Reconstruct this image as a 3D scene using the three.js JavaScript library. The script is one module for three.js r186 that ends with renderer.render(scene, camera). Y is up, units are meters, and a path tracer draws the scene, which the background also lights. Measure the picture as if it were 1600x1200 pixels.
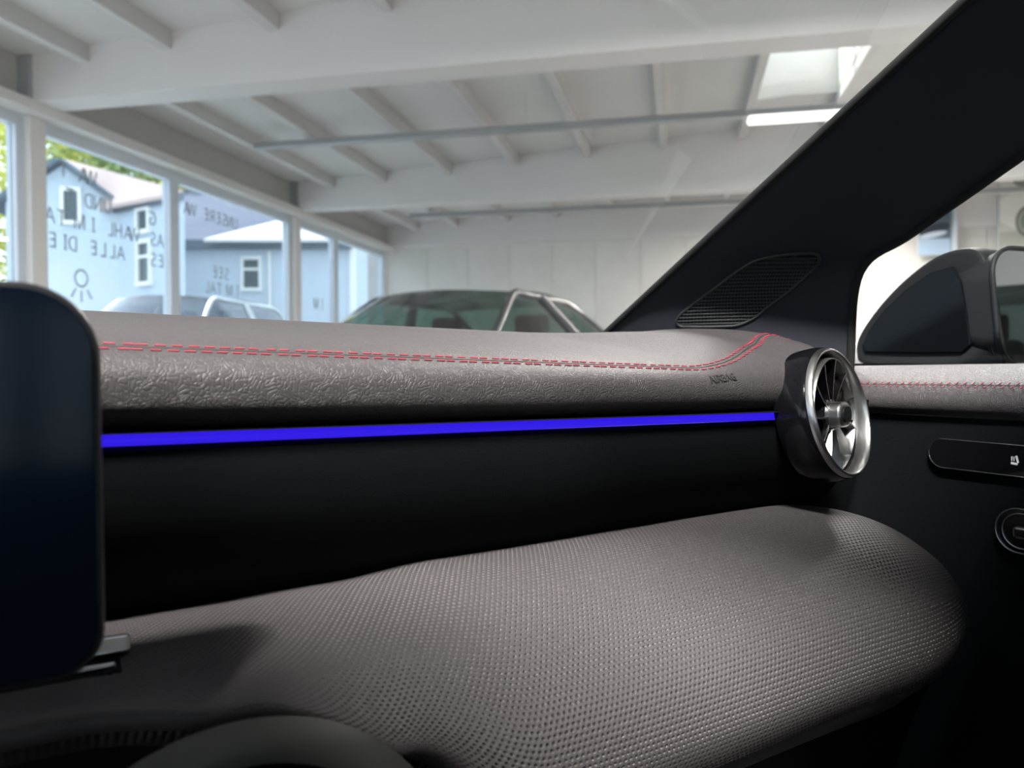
import * as THREE from 'three';
import { RoundedBoxGeometry } from 'three/addons/geometries/RoundedBoxGeometry.js';
import { mergeGeometries } from 'three/addons/utils/BufferGeometryUtils.js';
import { TextGeometry } from 'three/addons/geometries/TextGeometry.js';
import { FontLoader } from 'three/addons/loaders/FontLoader.js';
import { RectAreaLightUniformsLib } from 'three/addons/lights/RectAreaLightUniformsLib.js';

// ---------------------------------------------------------------- camera, sky, sun, exposure
RectAreaLightUniformsLib.init();
const scene = new THREE.Scene();
const renderer = new THREE.WebGLRenderer({ antialias: true });
renderer.toneMapping = THREE.LinearToneMapping;
renderer.toneMappingExposure = 1.0;
renderer.shadowMap.enabled = true;
const R = THREE.MathUtils.degToRad;
const EYE = 0.95;                                   // eye height above the showroom floor
const camera = new THREE.PerspectiveCamera(53.13, 4 / 3, 0.02, 400);
camera.position.set(0, EYE, 0);
camera.rotation.order = 'YXZ';
camera.rotation.y = R(12.31);
camera.rotation.x = -Math.atan(32 / 1200);
camera.focus = 0.5;
camera.userData.fStop = 9;
const CAR_TURN = R(42.61);                          // the car we sit in stands turned in the hall

scene.background = new THREE.Color().setRGB(3.0, 3.25, 3.6);
const sun = new THREE.DirectionalLight(new THREE.Color(1, 0.94, 0.86), 9.0);
sun.position.set(-9 - 16, 30, -14 - 5); sun.target.position.set(-9, 0, -14);
sun.castShadow = true; sun.shadow.mapSize.set(2048, 2048);
Object.assign(sun.shadow.camera, { left: -40, right: 40, top: 40, bottom: -40, near: 1, far: 120 });
scene.add(sun, sun.target);

// ---------------------------------------------------------------- helpers
let seed = 7;
const rnd = () => { seed = (seed * 1664525 + 1013904223) >>> 0; return seed / 4294967296; };
const col = (r, g, b) => new THREE.Color().setRGB(r, g, b);
const taken = new Map();
function numbered(n) { const k = taken.get(n) || 0; taken.set(n, k + 1); return k ? `${n}_${String(k).padStart(3, '0')}` : n; }
function mesh(name, g, m, parent) {
  const o = new THREE.Mesh(g, m); o.name = name; o.castShadow = o.receiveShadow = true;
  if (parent) parent.add(o);
  return o;
}
function struct(name, g, m) { const o = mesh(name, g, m, scene); o.userData.kind = 'structure'; return o; }
function thing(name, label, category, pos = [0, 0, 0], turn = 0, group) {
  const o = new THREE.Group(); o.name = numbered(name); o.position.set(...pos); o.rotation.y = turn;
  o.userData = { label, category }; if (group) o.userData.group = group;
  scene.add(o); return o;
}
function box(x0, x1, y0, y1, z0, z1) { const g = new THREE.BoxGeometry(x1 - x0, y1 - y0, z1 - z0); g.translate((x0 + x1) / 2, (y0 + y1) / 2, (z0 + z1) / 2); return metricBox(g, x1 - x0, y1 - y0, z1 - z0); }
function metricBox(g, w, h, d) {
  const uv = g.attributes.uv, s = [[d, h], [d, h], [w, d], [w, d], [w, h], [w, h]];
  for (let i = 0; i < 24; i++) { const f = s[Math.floor(i / 4)]; uv.setXY(i, uv.getX(i) * f[0], uv.getY(i) * f[1]); }
  return g;
}
const merge = (list) => mergeGeometries(list.map((g) => { const n = g.index ? g.toNonIndexed() : g; for (const k of Object.keys(n.attributes)) if (!['position', 'normal', 'uv'].includes(k)) n.deleteAttribute(k); return n; }));
// a grid of points fn(u, v) -> Vector3 with texture coordinates in metres along the sheet
function sheet(fn, nu, nv, uvOf, flip = false) {
  const P = [], U = [], I = [];
  for (let i = 0; i <= nu; i++) for (let j = 0; j <= nv; j++) {
    const p = fn(i / nu, j / nv); P.push(p.x, p.y, p.z);
    const t = uvOf ? uvOf(i / nu, j / nv) : [i / nu, j / nv]; U.push(...t);
  }
  for (let i = 0; i < nu; i++) for (let j = 0; j < nv; j++) {
    const a = i * (nv + 1) + j, b = a + nv + 1;
    if (flip) I.push(a, a + 1, b, b, a + 1, b + 1); else I.push(a, b, a + 1, b, b + 1, a + 1);
  }
  const g = new THREE.BufferGeometry();
  g.setAttribute('position', new THREE.Float32BufferAttribute(P, 3)); g.setAttribute('uv', new THREE.Float32BufferAttribute(U, 2));
  g.setIndex(I); g.computeVertexNormals(); return g;
}
function tube(points, radius, seg = 64, round = 8, closed = false) {
  return new THREE.TubeGeometry(new THREE.CatmullRomCurve3(points, closed, 'centripetal'), seg, radius, round, closed);
}
function extrude(shape, depth, bevel = 0, seg = 3, curve = 24) {
  return new THREE.ExtrudeGeometry(shape, { depth, bevelEnabled: bevel > 0, bevelThickness: bevel, bevelSize: bevel, bevelSegments: seg, curveSegments: curve });
}
function roundRect(w, h, r, cx = 0, cy = 0) {
  const s = new THREE.Shape(), x = cx - w / 2, y = cy - h / 2;
  s.moveTo(x + r, y); s.lineTo(x + w - r, y); s.absarc(x + w - r, y + r, r, -Math.PI / 2, 0); s.lineTo(x + w, y + h - r); s.absarc(x + w - r, y + h - r, r, 0, Math.PI / 2);
  s.lineTo(x + r, y + h); s.absarc(x + r, y + h - r, r, Math.PI / 2, Math.PI); s.lineTo(x, y + r); s.absarc(x + r, y + r, r, Math.PI, Math.PI * 1.5);
  return s;
}
const cat = (a, b, c, d, t) => 0.5 * (2 * b + (c - a) * t + (2 * a - 5 * b + 4 * c - d) * t * t + (3 * b - a - 3 * c + d) * t * t * t);
function spline(list, t) {                         // list of numbers, t in 0..1
  const n = list.length - 1, x = Math.min(n - 1e-6, Math.max(0, t * n)), i = Math.floor(x), k = x - i;
  return cat(list[Math.max(0, i - 1)], list[i], list[i + 1], list[Math.min(n, i + 2)], k);
}
// sections {r, p: [[f, y], ...]}: point at lateral place r and profile parameter v
function sectionPoint(secs, r, v) {
  let i = 0; while (i < secs.length - 2 && r > secs[i + 1].r) i++;
  const A = secs[i], B = secs[i + 1], k = Math.min(1, Math.max(0, (r - A.r) / (B.r - A.r))), s = k * k * (3 - 2 * k), w = secs[i].linear ? k : s;
  const f = spline(A.p.map((q) => q[0]), v) * (1 - w) + spline(B.p.map((q) => q[0]), v) * w;
  const y = spline(A.p.map((q) => q[1]), v) * (1 - w) + spline(B.p.map((q) => q[1]), v) * w;
  return new THREE.Vector3(r, y, -f);
}
// things of the car: geometry is written in car axes (right, up from the eye, -forward); the group stands at its base
function carThing(name, label, category, base, group) {
  const [r, y, f] = base, c = Math.cos(CAR_TURN), s = Math.sin(CAR_TURN);
  const x = r, z = -f;
  const o = thing(name, label, category, [x * c + z * s, EYE + y, -x * s + z * c], CAR_TURN, group);
  o.userData_base = null; delete o.userData_base;
  const put = (n, g, m, parent = o) => { g.translate(-r, -y, f); return mesh(n, g, m, parent); };
  return [o, put];
}

// ---------------------------------------------------------------- textures
function heightTex(n, fn) {
  const d = new Uint8Array(n * n * 4);
  for (let y = 0; y < n; y++) for (let x = 0; x < n; x++) { const v = Math.max(0, Math.min(255, Math.round(fn(x / n, y / n) * 255))), k = (y * n + x) * 4; d[k] = d[k + 1] = d[k + 2] = v; d[k + 3] = 255; }
  const t = new THREE.DataTexture(d, n, n); t.wrapS = t.wrapT = THREE.RepeatWrapping; t.magFilter = t.minFilter = THREE.LinearFilter; t.needsUpdate = true; return t;
}
const lattice = (n, s) => { const a = []; let q = s; for (let i = 0; i < n * n; i++) { q = (q * 1664525 + 1013904223) >>> 0; a.push(q / 4294967296); } return a; };
function valueNoise(n, s) {
  const a = lattice(n, s);
  return (u, v) => { const x = u * n, y = v * n, i = Math.floor(x), j = Math.floor(y), fx = x - i, fy = y - j, e = (p) => p * p * (3 - 2 * p), g = (p, q) => a[((p % n) + n) % n * n + ((q % n) + n) % n];
    const A = e(fx), B = e(fy); return (g(i, j) * (1 - A) + g(i + 1, j) * A) * (1 - B) + (g(i, j + 1) * (1 - A) + g(i + 1, j + 1) * A) * B; };
}
function cells(n, s) {                              // tileable cracks: distance to the border between cells
  const ax = lattice(n, s), ay = lattice(n, s + 91);
  return (u, v) => {
    const x = u * n, y = v * n, i = Math.floor(x), j = Math.floor(y); let d1 = 9, d2 = 9;
    for (let p = -1; p <= 1; p++) for (let q = -1; q <= 1; q++) {
      const k = (((i + p) % n) + n) % n * n + (((j + q) % n) + n) % n, dx = i + p + ax[k] - x, dy = j + q + ay[k] - y, d = Math.sqrt(dx * dx + dy * dy);
      if (d < d1) { d2 = d1; d1 = d; } else if (d < d2) d2 = d;
    }
    return d2 - d1;
  };
}
const w1 = valueNoise(18, 3), w2 = valueNoise(18, 5), fineN = valueNoise(128, 11), midN = valueNoise(40, 17), lowN = valueNoise(6, 23);
const cA = cells(36, 41);
const leatherTex = heightTex(1024, (u, v) => {
  const U = u + (w1(u, v) - 0.5) * 0.05, V = v + (w2(u, v) - 0.5) * 0.05;
  const a = Math.min(1, cA(U, V) * 2.6), dome = a * (2 - a);
  return 0.12 + 0.72 * dome + 0.12 * fineN(u, v) * dome;
});
leatherTex.repeat.set(1 / 0.075, 1 / 0.075);
const grainTex = heightTex(512, (u, v) => 0.6 * fineN(u, v) + 0.4 * midN(u, v)); grainTex.repeat.set(1 / 0.05, 1 / 0.05);
const suedeTex = heightTex(512, (u, v) => 0.5 * fineN(u, v) + 0.3 * valueNoiseFine(u, v) + 0.2 * midN(u, v));
function valueNoiseFine(u, v) { return fineN(u * 2 + 0.31, v * 2 + 0.17); }
suedeTex.repeat.set(1 / 0.04, 1 / 0.04);
const weaveTex = heightTex(256, (u, v) => 0.5 + 0.25 * Math.sin(u * Math.PI * 2 * 24) * Math.sin(v * Math.PI * 2 * 48) + 0.25 * (fineN(u, v) - 0.5));
weaveTex.repeat.set(1 / 0.04, 1 / 0.04);
const plasterTex = heightTex(512, (u, v) => 0.5 * midN(u, v) + 0.3 * fineN(u, v) + 0.2 * lowN(u, v)); plasterTex.repeat.set(0.5, 0.5);
function tintTex(a, b, fn, n = 256) {
  const d = new Uint8Array(n * n * 4);
  for (let y = 0; y < n; y++) for (let x = 0; x < n; x++) { const t = fn(x / n, y / n), k = (y * n + x) * 4; for (let c = 0; c < 3; c++) d[k + c] = Math.round(a[c] + (b[c] - a[c]) * t); d[k + 3] = 255; }
  const t = new THREE.DataTexture(d, n, n); t.wrapS = t.wrapT = THREE.RepeatWrapping; t.magFilter = t.minFilter = THREE.LinearFilter; t.colorSpace = THREE.SRGBColorSpace; t.needsUpdate = true; return t;
}
const wallTint = tintTex([214, 212, 206], [226, 224, 219], (u, v) => 0.6 * lowN(u, v) + 0.4 * midN(u, v)); wallTint.repeat.set(0.3, 0.3);

// ---------------------------------------------------------------- materials
const std = (o) => new THREE.MeshStandardMaterial(o), phy = (o) => new THREE.MeshPhysicalMaterial(o);
const M = {
  plaster: std({ map: wallTint, bumpMap: plasterTex, bumpScale: 0.001, roughness: 0.9 }),
  ceiling: std({ color: col(0.66, 0.655, 0.64), bumpMap: plasterTex, bumpScale: 0.001, roughness: 0.75 }),
  batten: std({ color: col(0.62, 0.61, 0.6), roughness: 0.7 }),
  beam: std({ color: col(0.72, 0.705, 0.69), bumpMap: plasterTex, bumpScale: 0.001, roughness: 0.7 }),
  header: std({ color: col(0.5, 0.49, 0.475), roughness: 0.8 }),
  panelWall: std({ map: wallTint, roughness: 0.8 }),
  frame: std({ color: col(0.62, 0.68, 0.74), roughness: 0.45 }),
  floor: std({ color: col(0.33, 0.32, 0.31), roughness: 0.35, bumpMap: plasterTex, bumpScale: 0.0004 }),
  rail: std({ color: col(0.4, 0.42, 0.43), roughness: 0.45, metalness: 0.4 }),
  lamp: std({ color: col(0.9, 0.9, 0.9), emissive: col(1, 0.95, 0.93), emissiveIntensity: 1.6, roughness: 0.5 }),
  tinted: phy({ color: col(0.8, 0.86, 0.9), transmission: 1, thickness: 0, roughness: 0, ior: 1.5 }),
  pane: phy({ color: col(0.97, 1, 1), transmission: 1, thickness: 0, roughness: 0, ior: 1.5 }),
  screenPane: phy({ color: col(0.97, 0.985, 0.975), transmission: 1, thickness: 0, roughness: 0, ior: 1.5 }),
  letter: std({ color: col(0.27, 0.33, 0.37), roughness: 0.6 }),
  leather: phy({ color: col(0.052, 0.047, 0.050), roughness: 0.5, bumpMap: leatherTex, bumpScale: 0.00027 }),
  perf: phy({ color: col(0.068, 0.062, 0.064), roughness: 0.42, bumpMap: grainTex, bumpScale: 0.00008 }),
  thread: std({ color: col(0.28, 0.03, 0.05), roughness: 0.6 }),
  seam: std({ color: col(0.02, 0.018, 0.018), roughness: 0.8 }),
  suede: phy({ color: col(0.0042, 0.005, 0.006), specularIntensity: 0.25, roughness: 0.95, bumpMap: suedeTex, bumpScale: 0.0003 }),
  plastic: phy({ color: col(0.0045, 0.0052, 0.006), specularIntensity: 0.4, roughness: 0.6 }),
  pillar: phy({ color: col(0.026, 0.028, 0.035), specularIntensity: 0.3, roughness: 0.9, bumpMap: weaveTex, bumpScale: 0.00025 }),
  grille: std({ color: col(0.022, 0.024, 0.026), roughness: 0.5 }),
  black: std({ color: col(0.003, 0.003, 0.0035), roughness: 0.9 }),
  piano: phy({ color: col(0.005, 0.005, 0.006), roughness: 0.08, clearcoat: 1, clearcoatRoughness: 0.03 }),
  screen: phy({ color: col(0.0045, 0.0098, 0.0195), roughness: 0.1, specularIntensity: 0.12 }),
  housing: phy({ color: col(0.004, 0.004, 0.005), roughness: 0.14, specularIntensity: 0.5 }),
  shell: phy({ color: col(0.012, 0.013, 0.014), roughness: 0.5, specularIntensity: 0.3 }),
  graphite: std({ color: col(0.045, 0.045, 0.044), roughness: 0.45, metalness: 0.3 }),
  mirrorPanel: phy({ color: col(0.003, 0.004, 0.005), roughness: 0.12, specularIntensity: 0.15 }),
  chrome: std({ color: col(0.72, 0.72, 0.72), roughness: 0.16, metalness: 1 }),
  satin: std({ color: col(0.55, 0.55, 0.55), roughness: 0.3, metalness: 1 }),
  darkChrome: std({ color: col(0.24, 0.24, 0.245), roughness: 0.22, metalness: 1 }),
  glow: std({ color: col(0.02, 0.01, 0.1), emissive: col(0.032, 0.012, 0.78), emissiveIntensity: 1, roughness: 0.35 }),
  mirrorGlass: std({ color: col(0.86, 0.86, 0.87), roughness: 0.015, metalness: 1 }),
  print: std({ color: col(0.75, 0.76, 0.78), roughness: 0.6 }),
};
const font = await new FontLoader().loadAsync('fonts/droid/droid_sans_regular.typeface.json').catch(() => null) || await new FontLoader().loadAsync('fonts/droid/droid_sans_bold.typeface.json');

// ================================================================ THE SHOWROOM
// x across (windows at -3.85), -z along the hall, y up
const WX = -3.85, RX = 8.0, FARZ = -9.8, BACKZ = 7.0, HEAD = 2.48;
const ceilY = (x) => 2.775 + 0.062 * (x - WX);
struct('floor', box(WX - 0.3, RX + 0.2, -0.15, 0, FARZ - 0.2, BACKZ + 0.2), M.floor);

// ceiling: sloped panels between battens, open where the skylight is
const battenX = [-3.40, -2.86, -2.19, -1.53, -0.85, -0.155, 0.53, 1.22]; for (let x = 1.9; x < RX; x += 0.68) battenX.push(x);
const bays = [[-9.8, -7.27], [-7.27, -4.0], [-4.0, -0.72], [-0.72, 2.56], [2.56, BACKZ]];
const ceiling = new THREE.Group(); ceiling.name = 'ceiling'; ceiling.userData.kind = 'structure'; scene.add(ceiling);
function sloped(x0, x1, z0, z1, lift, thick) {
  const g = box(x0, x1, 0, thick, z0, z1), p = g.attributes.position;
  for (let i = 0; i < p.count; i++) p.setY(i, p.getY(i) + ceilY(p.getX(i)) + lift);
  g.computeVertexNormals(); return g;
}
const SKY = { x0: 0.56, x1: 1.19 }, SKYZ = [-5.9, -2.62, 0.66];      // one skylight in each of three bays
{
  const xs = [WX - 0.3, ...battenX, RX + 0.2];
  for (const [z0, z1] of bays) for (let i = 0; i < xs.length - 1; i++) {
    const sz = SKYZ.find((q) => q > z0 && q < z1);
    if (i === 7 && sz !== undefined) {
      mesh('ceiling_panel', sloped(xs[i], xs[i + 1], z0, sz - 0.545, 0, 0.1), M.ceiling, ceiling);
      mesh('ceiling_panel', sloped(xs[i], xs[i + 1], sz + 0.505, z1, 0, 0.1), M.ceiling, ceiling);
    } else mesh('ceiling_panel', sloped(xs[i], xs[i + 1], z0, z1, 0, 0.1), M.ceiling, ceiling);
    if (i > 0) mesh('batten', sloped(xs[i] - 0.03, xs[i] + 0.03, z0, z1, -0.1, 0.101), M.batten, ceiling);
  }
}
function skylight(z, label) {
  const s = thing('skylight', label, 'skylight', [0.88, ceilY(0.88), z - 0.02], 0, 'skylights in the ceiling bays');
  const put = (n, g, m) => { g.translate(-0.88, -ceilY(0.88), -0.0); return mesh(n, g, m, s); };
  const y0 = ceilY(0.56), y1 = 3.62, z0 = -0.525, z1 = 0.525;
  put('shaft_panel', box(SKY.x0 - 0.03, SKY.x0, y0, y1, z0, z1), M.plaster);
  put('shaft_panel', box(SKY.x1, SKY.x1 + 0.03, y0 + 0.03, y1, z0, z1), M.plaster);
  put('shaft_panel', box(SKY.x0 - 0.03, SKY.x1 + 0.03, y0 + 0.02, y1, z0 - 0.03, z0), M.plaster);
  put('shaft_panel', box(SKY.x0 - 0.03, SKY.x1 + 0.03, y0 + 0.02, y1, z1, z1 + 0.03), M.plaster);
  put('glazing', box(SKY.x0 - 0.03, SKY.x1 + 0.03, y1, y1 + 0.006, z0 - 0.03, z1 + 0.03), M.pane);
  put('glazing_bar', box(SKY.x0 - 0.03, SKY.x1 + 0.03, y1 - 0.05, y1, -0.03, 0.02), M.frame);
}
skylight(SKYZ[0], 'bright skylight with a pale light shaft in the showroom ceiling');
skylight(SKYZ[1], 'skylight over the bonnet of the car');
skylight(SKYZ[2], 'skylight over the roof of the car');
// tapering cross beams on the posts
function beam(name, z0, z1) {
  const g = box(WX - 0.05, RX + 0.1, 0, 1, z0, z1).toNonIndexed(), p = g.attributes.position;
  for (let i = 0; i < p.count; i++) p.setY(i, p.getY(i) > 0.5 ? ceilY(p.getX(i)) + 0.02 : HEAD + 0.03);
  g.computeVertexNormals(); struct(name, g, M.beam);
}
beam('trim_1', -4.1, -3.9); beam('trim_2', -7.37, -7.17); beam('trim_3', FARZ - 0.05, FARZ + 0.1); beam('trim_4', -0.82, -0.62); beam('trim_5', 2.46, 2.66);

// window wall: header with ledge, posts, aluminium frames, panes
const wallLeft = new THREE.Group(); wallLeft.name = 'wall_left'; wallLeft.userData.kind = 'structure'; scene.add(wallLeft);
mesh('header', box(WX - 0.15, WX, HEAD + 0.03, 3.0, FARZ, BACKZ), M.header, wallLeft);
mesh('ledge', new RoundedBoxGeometry(0.26, 0.075, BACKZ - FARZ, 2, 0.012).translate(WX - 0.03, HEAD + 0.005, (BACKZ + FARZ) / 2), M.beam, wallLeft);
mesh('plinth', box(WX - 0.2, WX + 0.02, 0, 0.12, FARZ, BACKZ), M.header, wallLeft);
for (const z of [-4.0, -7.27, -0.72, 2.56]) { mesh('post', box(WX - 0.1, WX + 0.02, 0, HEAD + 0.03, z - 0.055, z + 0.06), M.beam, wallLeft); mesh('bracket', box(WX - 0.02, WX + 0.08, HEAD + 0.03, ceilY(WX), z - 0.13, z + 0.13), M.rail, wallLeft); }
const glazing = [[-4.055, -5.36, -7.21], [-7.325, -8.26, FARZ + 0.05], [-0.775, -2.2, -3.94], [2.505, 1.0, -0.66], [BACKZ - 0.05, 4.6, 2.62]];
let wn = 0;
for (const [za, zm, zb] of glazing) {
  for (const [p, q] of [[za, zm], [zm, zb]]) {
    wn++;
    const w = new THREE.Group(); w.name = `window_${wn}`; w.userData.kind = 'structure'; scene.add(w);
    const x0 = WX - 0.1, x1 = WX - 0.03, t = 0.055, top = HEAD - 0.03;
    mesh('frame_side', box(x0, x1, 0.12, top, p - t, p), M.frame, w); mesh('frame_side', box(x0, x1, 0.12, top, q, q + t), M.frame, w);
    mesh('frame_top', box(x0, x1, top - 0.07, top, q + t, p - t), M.frame, w); mesh('frame_bottom', box(x0, x1, 0.12, 0.2, q + t, p - t), M.frame, w);
    mesh('pane', box(WX - 0.07, WX - 0.064, 0.2, top - 0.07, q + t, p - t), M.tinted, w);
  }
}
// far wall: upright panels with narrow joints
const wallFar = new THREE.Group(); wallFar.name = 'wall_far'; wallFar.userData.kind = 'structure'; scene.add(wallFar);
mesh('backing', box(WX - 0.3, RX + 0.2, 0, 3.7, FARZ - 0.15, FARZ - 0.012), M.header, wallFar);
for (let x = WX; x < RX; x += 0.56) mesh('wall_panel', box(x + 0.003, Math.min(RX, x + 0.557), 0, HEAD + 0.03, FARZ - 0.013, FARZ), M.panelWall, wallFar);
// right and rear walls; the rear one is glazed as well
struct('wall_right', box(RX, RX + 0.15, 0, 3.8, FARZ, BACKZ), M.plaster);
const wallRear = new THREE.Group(); wallRear.name = 'wall_rear'; wallRear.userData.kind = 'structure'; scene.add(wallRear);
mesh('wall_top', box(WX, RX, 2.6, 3.8, BACKZ, BACKZ + 0.15), M.plaster, wallRear);
mesh('wall_base', box(WX, RX, 0, 0.3, BACKZ, BACKZ + 0.15), M.plaster, wallRear);
for (let i = 0; i <= 6; i++) { const x = WX + (RX - WX) * i / 6; mesh('pier', box(x - 0.12, x + 0.12, 0.3, 2.6, BACKZ, BACKZ + 0.15), M.plaster, wallRear); }
for (let i = 0; i < 6; i++) { const x = WX + (RX - WX) * i / 6; mesh('pane', box(x + 0.12, x + (RX - WX) / 6 - 0.12, 0.3, 2.6, BACKZ + 0.07, BACKZ + 0.076), M.pane, wallRear); }

// light rails hung below the ceiling, their right-hand lengths lit
function lightRail(z, xa, xLit, xEnd, label, power, len = 1.46) {
  const y = EYE + 1.73, xb = 6.6;
  const o = thing('light_rail', label, 'ceiling light', [xa, y, z], 0, 'light rails under the ceiling');
  const put = (n, g, m) => { g.translate(-xa, -y, -z); return mesh(n, g, m, o); };
  put('rail', new RoundedBoxGeometry(xb - xa, 0.05, 0.07, 2, 0.008).translate((xa + xb) / 2, y, z), M.rail);
  for (let x = xa + 0.6; x < xb; x += 1.6) put('hanger', new THREE.CylinderGeometry(0.0012, 0.0012, ceilY(x) - y, 6).translate(x, (ceilY(x) + y) / 2, z), M.rail);
  for (let x = xLit; x < xEnd - len * 0.8; x += len + 0.04) {
    put('lamp_diffuser', new RoundedBoxGeometry(len, 0.05, 0.1, 2, 0.02).translate(x + len / 2, y - 0.045, z), M.lamp);
    const l = new THREE.RectAreaLight(new THREE.Color(1, 0.95, 0.91), power, len - 0.02, 0.1);
    l.position.set(x + len / 2, y - 0.075, z); l.rotation.x = -Math.PI / 2; l.name = 'lamp'; scene.add(l);
  }
}
lightRail(-5.6, -3.32, 0.45, 6.6, 'grey light rail under the ceiling before the middle cross beam', 125);
lightRail(-8.6, -3.1, 0.9, 2.4, 'thin grey light rail nearest the far panelled wall', 230);
lightRail(-2.5, -3.0, -0.2, 1.4, 'light rail above the car, out of the windscreen view', 200);
lightRail(1.0, -3.0, -0.35, 0.5, 'light rail behind the driver, above the rear of the car', 1600, 0.7);
lightRail(4.6, -3.0, -1.4, 4.0, 'light rail nearest the rear windows of the showroom', 90);

// ================================================================ OUTSIDE THE WINDOWS
struct('ground', box(-90, 60, -0.25, -0.16, -110, 50), std({ color: col(0.3, 0.31, 0.32), roughness: 0.9 }));
const sidingTex = heightTex(128, (u, v) => { const k = (v * 8) % 1; return (k < 0.12 ? k / 0.12 : 1 - (k - 0.12) * 0.2); });
const tileTex = heightTex(128, (u, v) => 0.5 + 0.5 * Math.sin(u * Math.PI * 16) * (1 - ((v * 8) % 1) * 0.5));
const HM = {
  siding: std({ color: col(0.52, 0.6, 0.66), roughness: 0.85, bumpMap: sidingTex, bumpScale: 0.02 }),
  render: std({ color: col(0.46, 0.54, 0.62), roughness: 0.9 }),
  pinkTile: std({ color: col(0.52, 0.4, 0.37), roughness: 0.85, bumpMap: tileTex, bumpScale: 0.03 }),
  slate: std({ color: col(0.1, 0.115, 0.17), roughness: 0.8, bumpMap: tileTex, bumpScale: 0.02 }),
  paleTile: std({ color: col(0.72, 0.68, 0.66), roughness: 0.8, bumpMap: tileTex, bumpScale: 0.03 }),
  bargeboard: std({ color: col(0.1, 0.14, 0.17), roughness: 0.7 }),
  white: std({ color: col(0.78, 0.78, 0.74), roughness: 0.6 }),
  houseGlass: phy({ color: col(0.05, 0.08, 0.09), roughness: 0.05 }),
  bark: std({ color: col(0.12, 0.09, 0.06), roughness: 0.95 }),
};
function uvBox(g, sx, sy) { const uv = g.attributes.uv; for (let i = 0; i < uv.count; i++) uv.setXY(i, uv.getX(i) * sx, uv.getY(i) * sy); return g; }
function slab(points, thick, up = [0, 1, 0]) {        // a flat polygon with thickness; texture in metres
  const n = points.length, P = [], U = [], I = [], T = new THREE.Vector3(...up).multiplyScalar(-thick);
  const a = new THREE.Vector3(...points[0]), ex = new THREE.Vector3(...points[1]).sub(a).normalize(), nn = ex.clone().cross(new THREE.Vector3(...points[2]).sub(a)).normalize(), ey = nn.clone().cross(ex);
  for (const k of [0, 1]) for (const q of points) { const v = new THREE.Vector3(...q), d = v.clone().sub(a); if (k) v.add(T); P.push(v.x, v.y, v.z); U.push(d.dot(ex), d.dot(ey)); }
  for (let i = 1; i < n - 1; i++) { I.push(0, i, i + 1); I.push(n, n + i + 1, n + i); }
  for (let i = 0; i < n; i++) { const j = (i + 1) % n; I.push(i, n + i, j, j, n + i, n + j); }
  let g = new THREE.BufferGeometry(); g.setAttribute('position', new THREE.Float32BufferAttribute(P, 3)); g.setAttribute('uv', new THREE.Float32BufferAttribute(U, 2)); g.setIndex(I);
  g = g.toNonIndexed(); g.computeVertexNormals(); return g;
}
function houseWindow(parent, place, w, h, bars = 1) { // frame, panes and glazing bars; place moves it onto the wall
  const f = mesh('window_frame', place(merge([box(-w / 2 - 0.1, w / 2 + 0.1, h / 2, h / 2 + 0.12, -0.05, 0.08), box(-w / 2 - 0.1, w / 2 + 0.1, -h / 2 - 0.12, -h / 2, -0.05, 0.12), box(-w / 2 - 0.1, -w / 2, -h / 2, h / 2, -0.05, 0.08), box(w / 2, w / 2 + 0.1, -h / 2, h / 2, -0.05, 0.08)])), HM.white, parent);
  mesh('pane', place(box(-w / 2, w / 2, -h / 2, h / 2, -0.02, 0)), HM.houseGlass, f);
  if (bars) mesh('glazing_bar', place(box(-w / 2, w / 2, h * 0.12, h * 0.12 + 0.09, -0.03, 0.05)), HM.white, f);
}
{ // house with a gable wing
  const t = R(22.7), o = thing('gabled_house', 'pale blue house with a gable and sunlit pink tiled roof behind the window', 'house', [-17.77, -0.16, -21.71], t);
  const s = new THREE.Shape(); s.moveTo(-3.32, 0); s.lineTo(0, 0); s.lineTo(0, 6.2); s.lineTo(-1.66, 7.45); s.lineTo(-3.32, 6.2); s.closePath();
  mesh('gable_wing', extrude(s, 6).translate(0, 0, -6), HM.siding, o);
  const pitch = Math.atan2(1.25, 1.66);
  for (const k of [0, 1]) { const g = box(-1.3, 1.3, 0, 0.14, -6.1, 0.35); g.rotateZ(k ? pitch : -pitch); g.translate(k ? -2.7 : -0.62, k ? 6.72 : 6.72, 0); mesh('roof_slope', g, HM.bargeboard, o); }
  houseWindow(o, (g) => g.translate(-1.4, 6.15, 0.03), 0.42, 0.95, 0);
  // main wing comes forward to the right: in the wing's own axes
  const back = new THREE.Matrix4().makeRotationY(-t), at = (x, y, z) => { const v = new THREE.Vector3(x + 17.77, y + 0.16, z + 21.71).applyMatrix4(back); return [v.x, v.y, v.z]; };
  mesh('main_wall', slab([at(-17.77, 0, -21.71), at(-14.4, 0, -20.34), at(-14.4, 6.02, -20.34), at(-17.77, 6.02, -21.71)], 0.3, [0.2, 0, 1]), HM.render, o);
  mesh('main_roof', slab([at(-18.2, 5.98, -21.4), at(-14.3, 6.03, -20.2), at(-21.97, 8.4, -23.9)], 0.12), HM.pinkTile, o);
  mesh('eave_board', slab([at(-17.9, 5.8, -21.6), at(-14.3, 5.8, -20.15), at(-14.3, 6.0, -20.15), at(-17.9, 6.0, -21.6)], 0.1, [0.2, 0, 1]), HM.bargeboard, o);
  const yawM = R(-22), on = (x, y, z) => (g) => { g.rotateY(yawM - t); const q = at(x, y, z); return g.translate(...q); };
  houseWindow(o, on(-16.38, 5.42, -21.1), 0.55, 0.6, 0); houseWindow(o, on(-16.34, 4.1, -21.08), 0.6, 1.2, 1);
}
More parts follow.
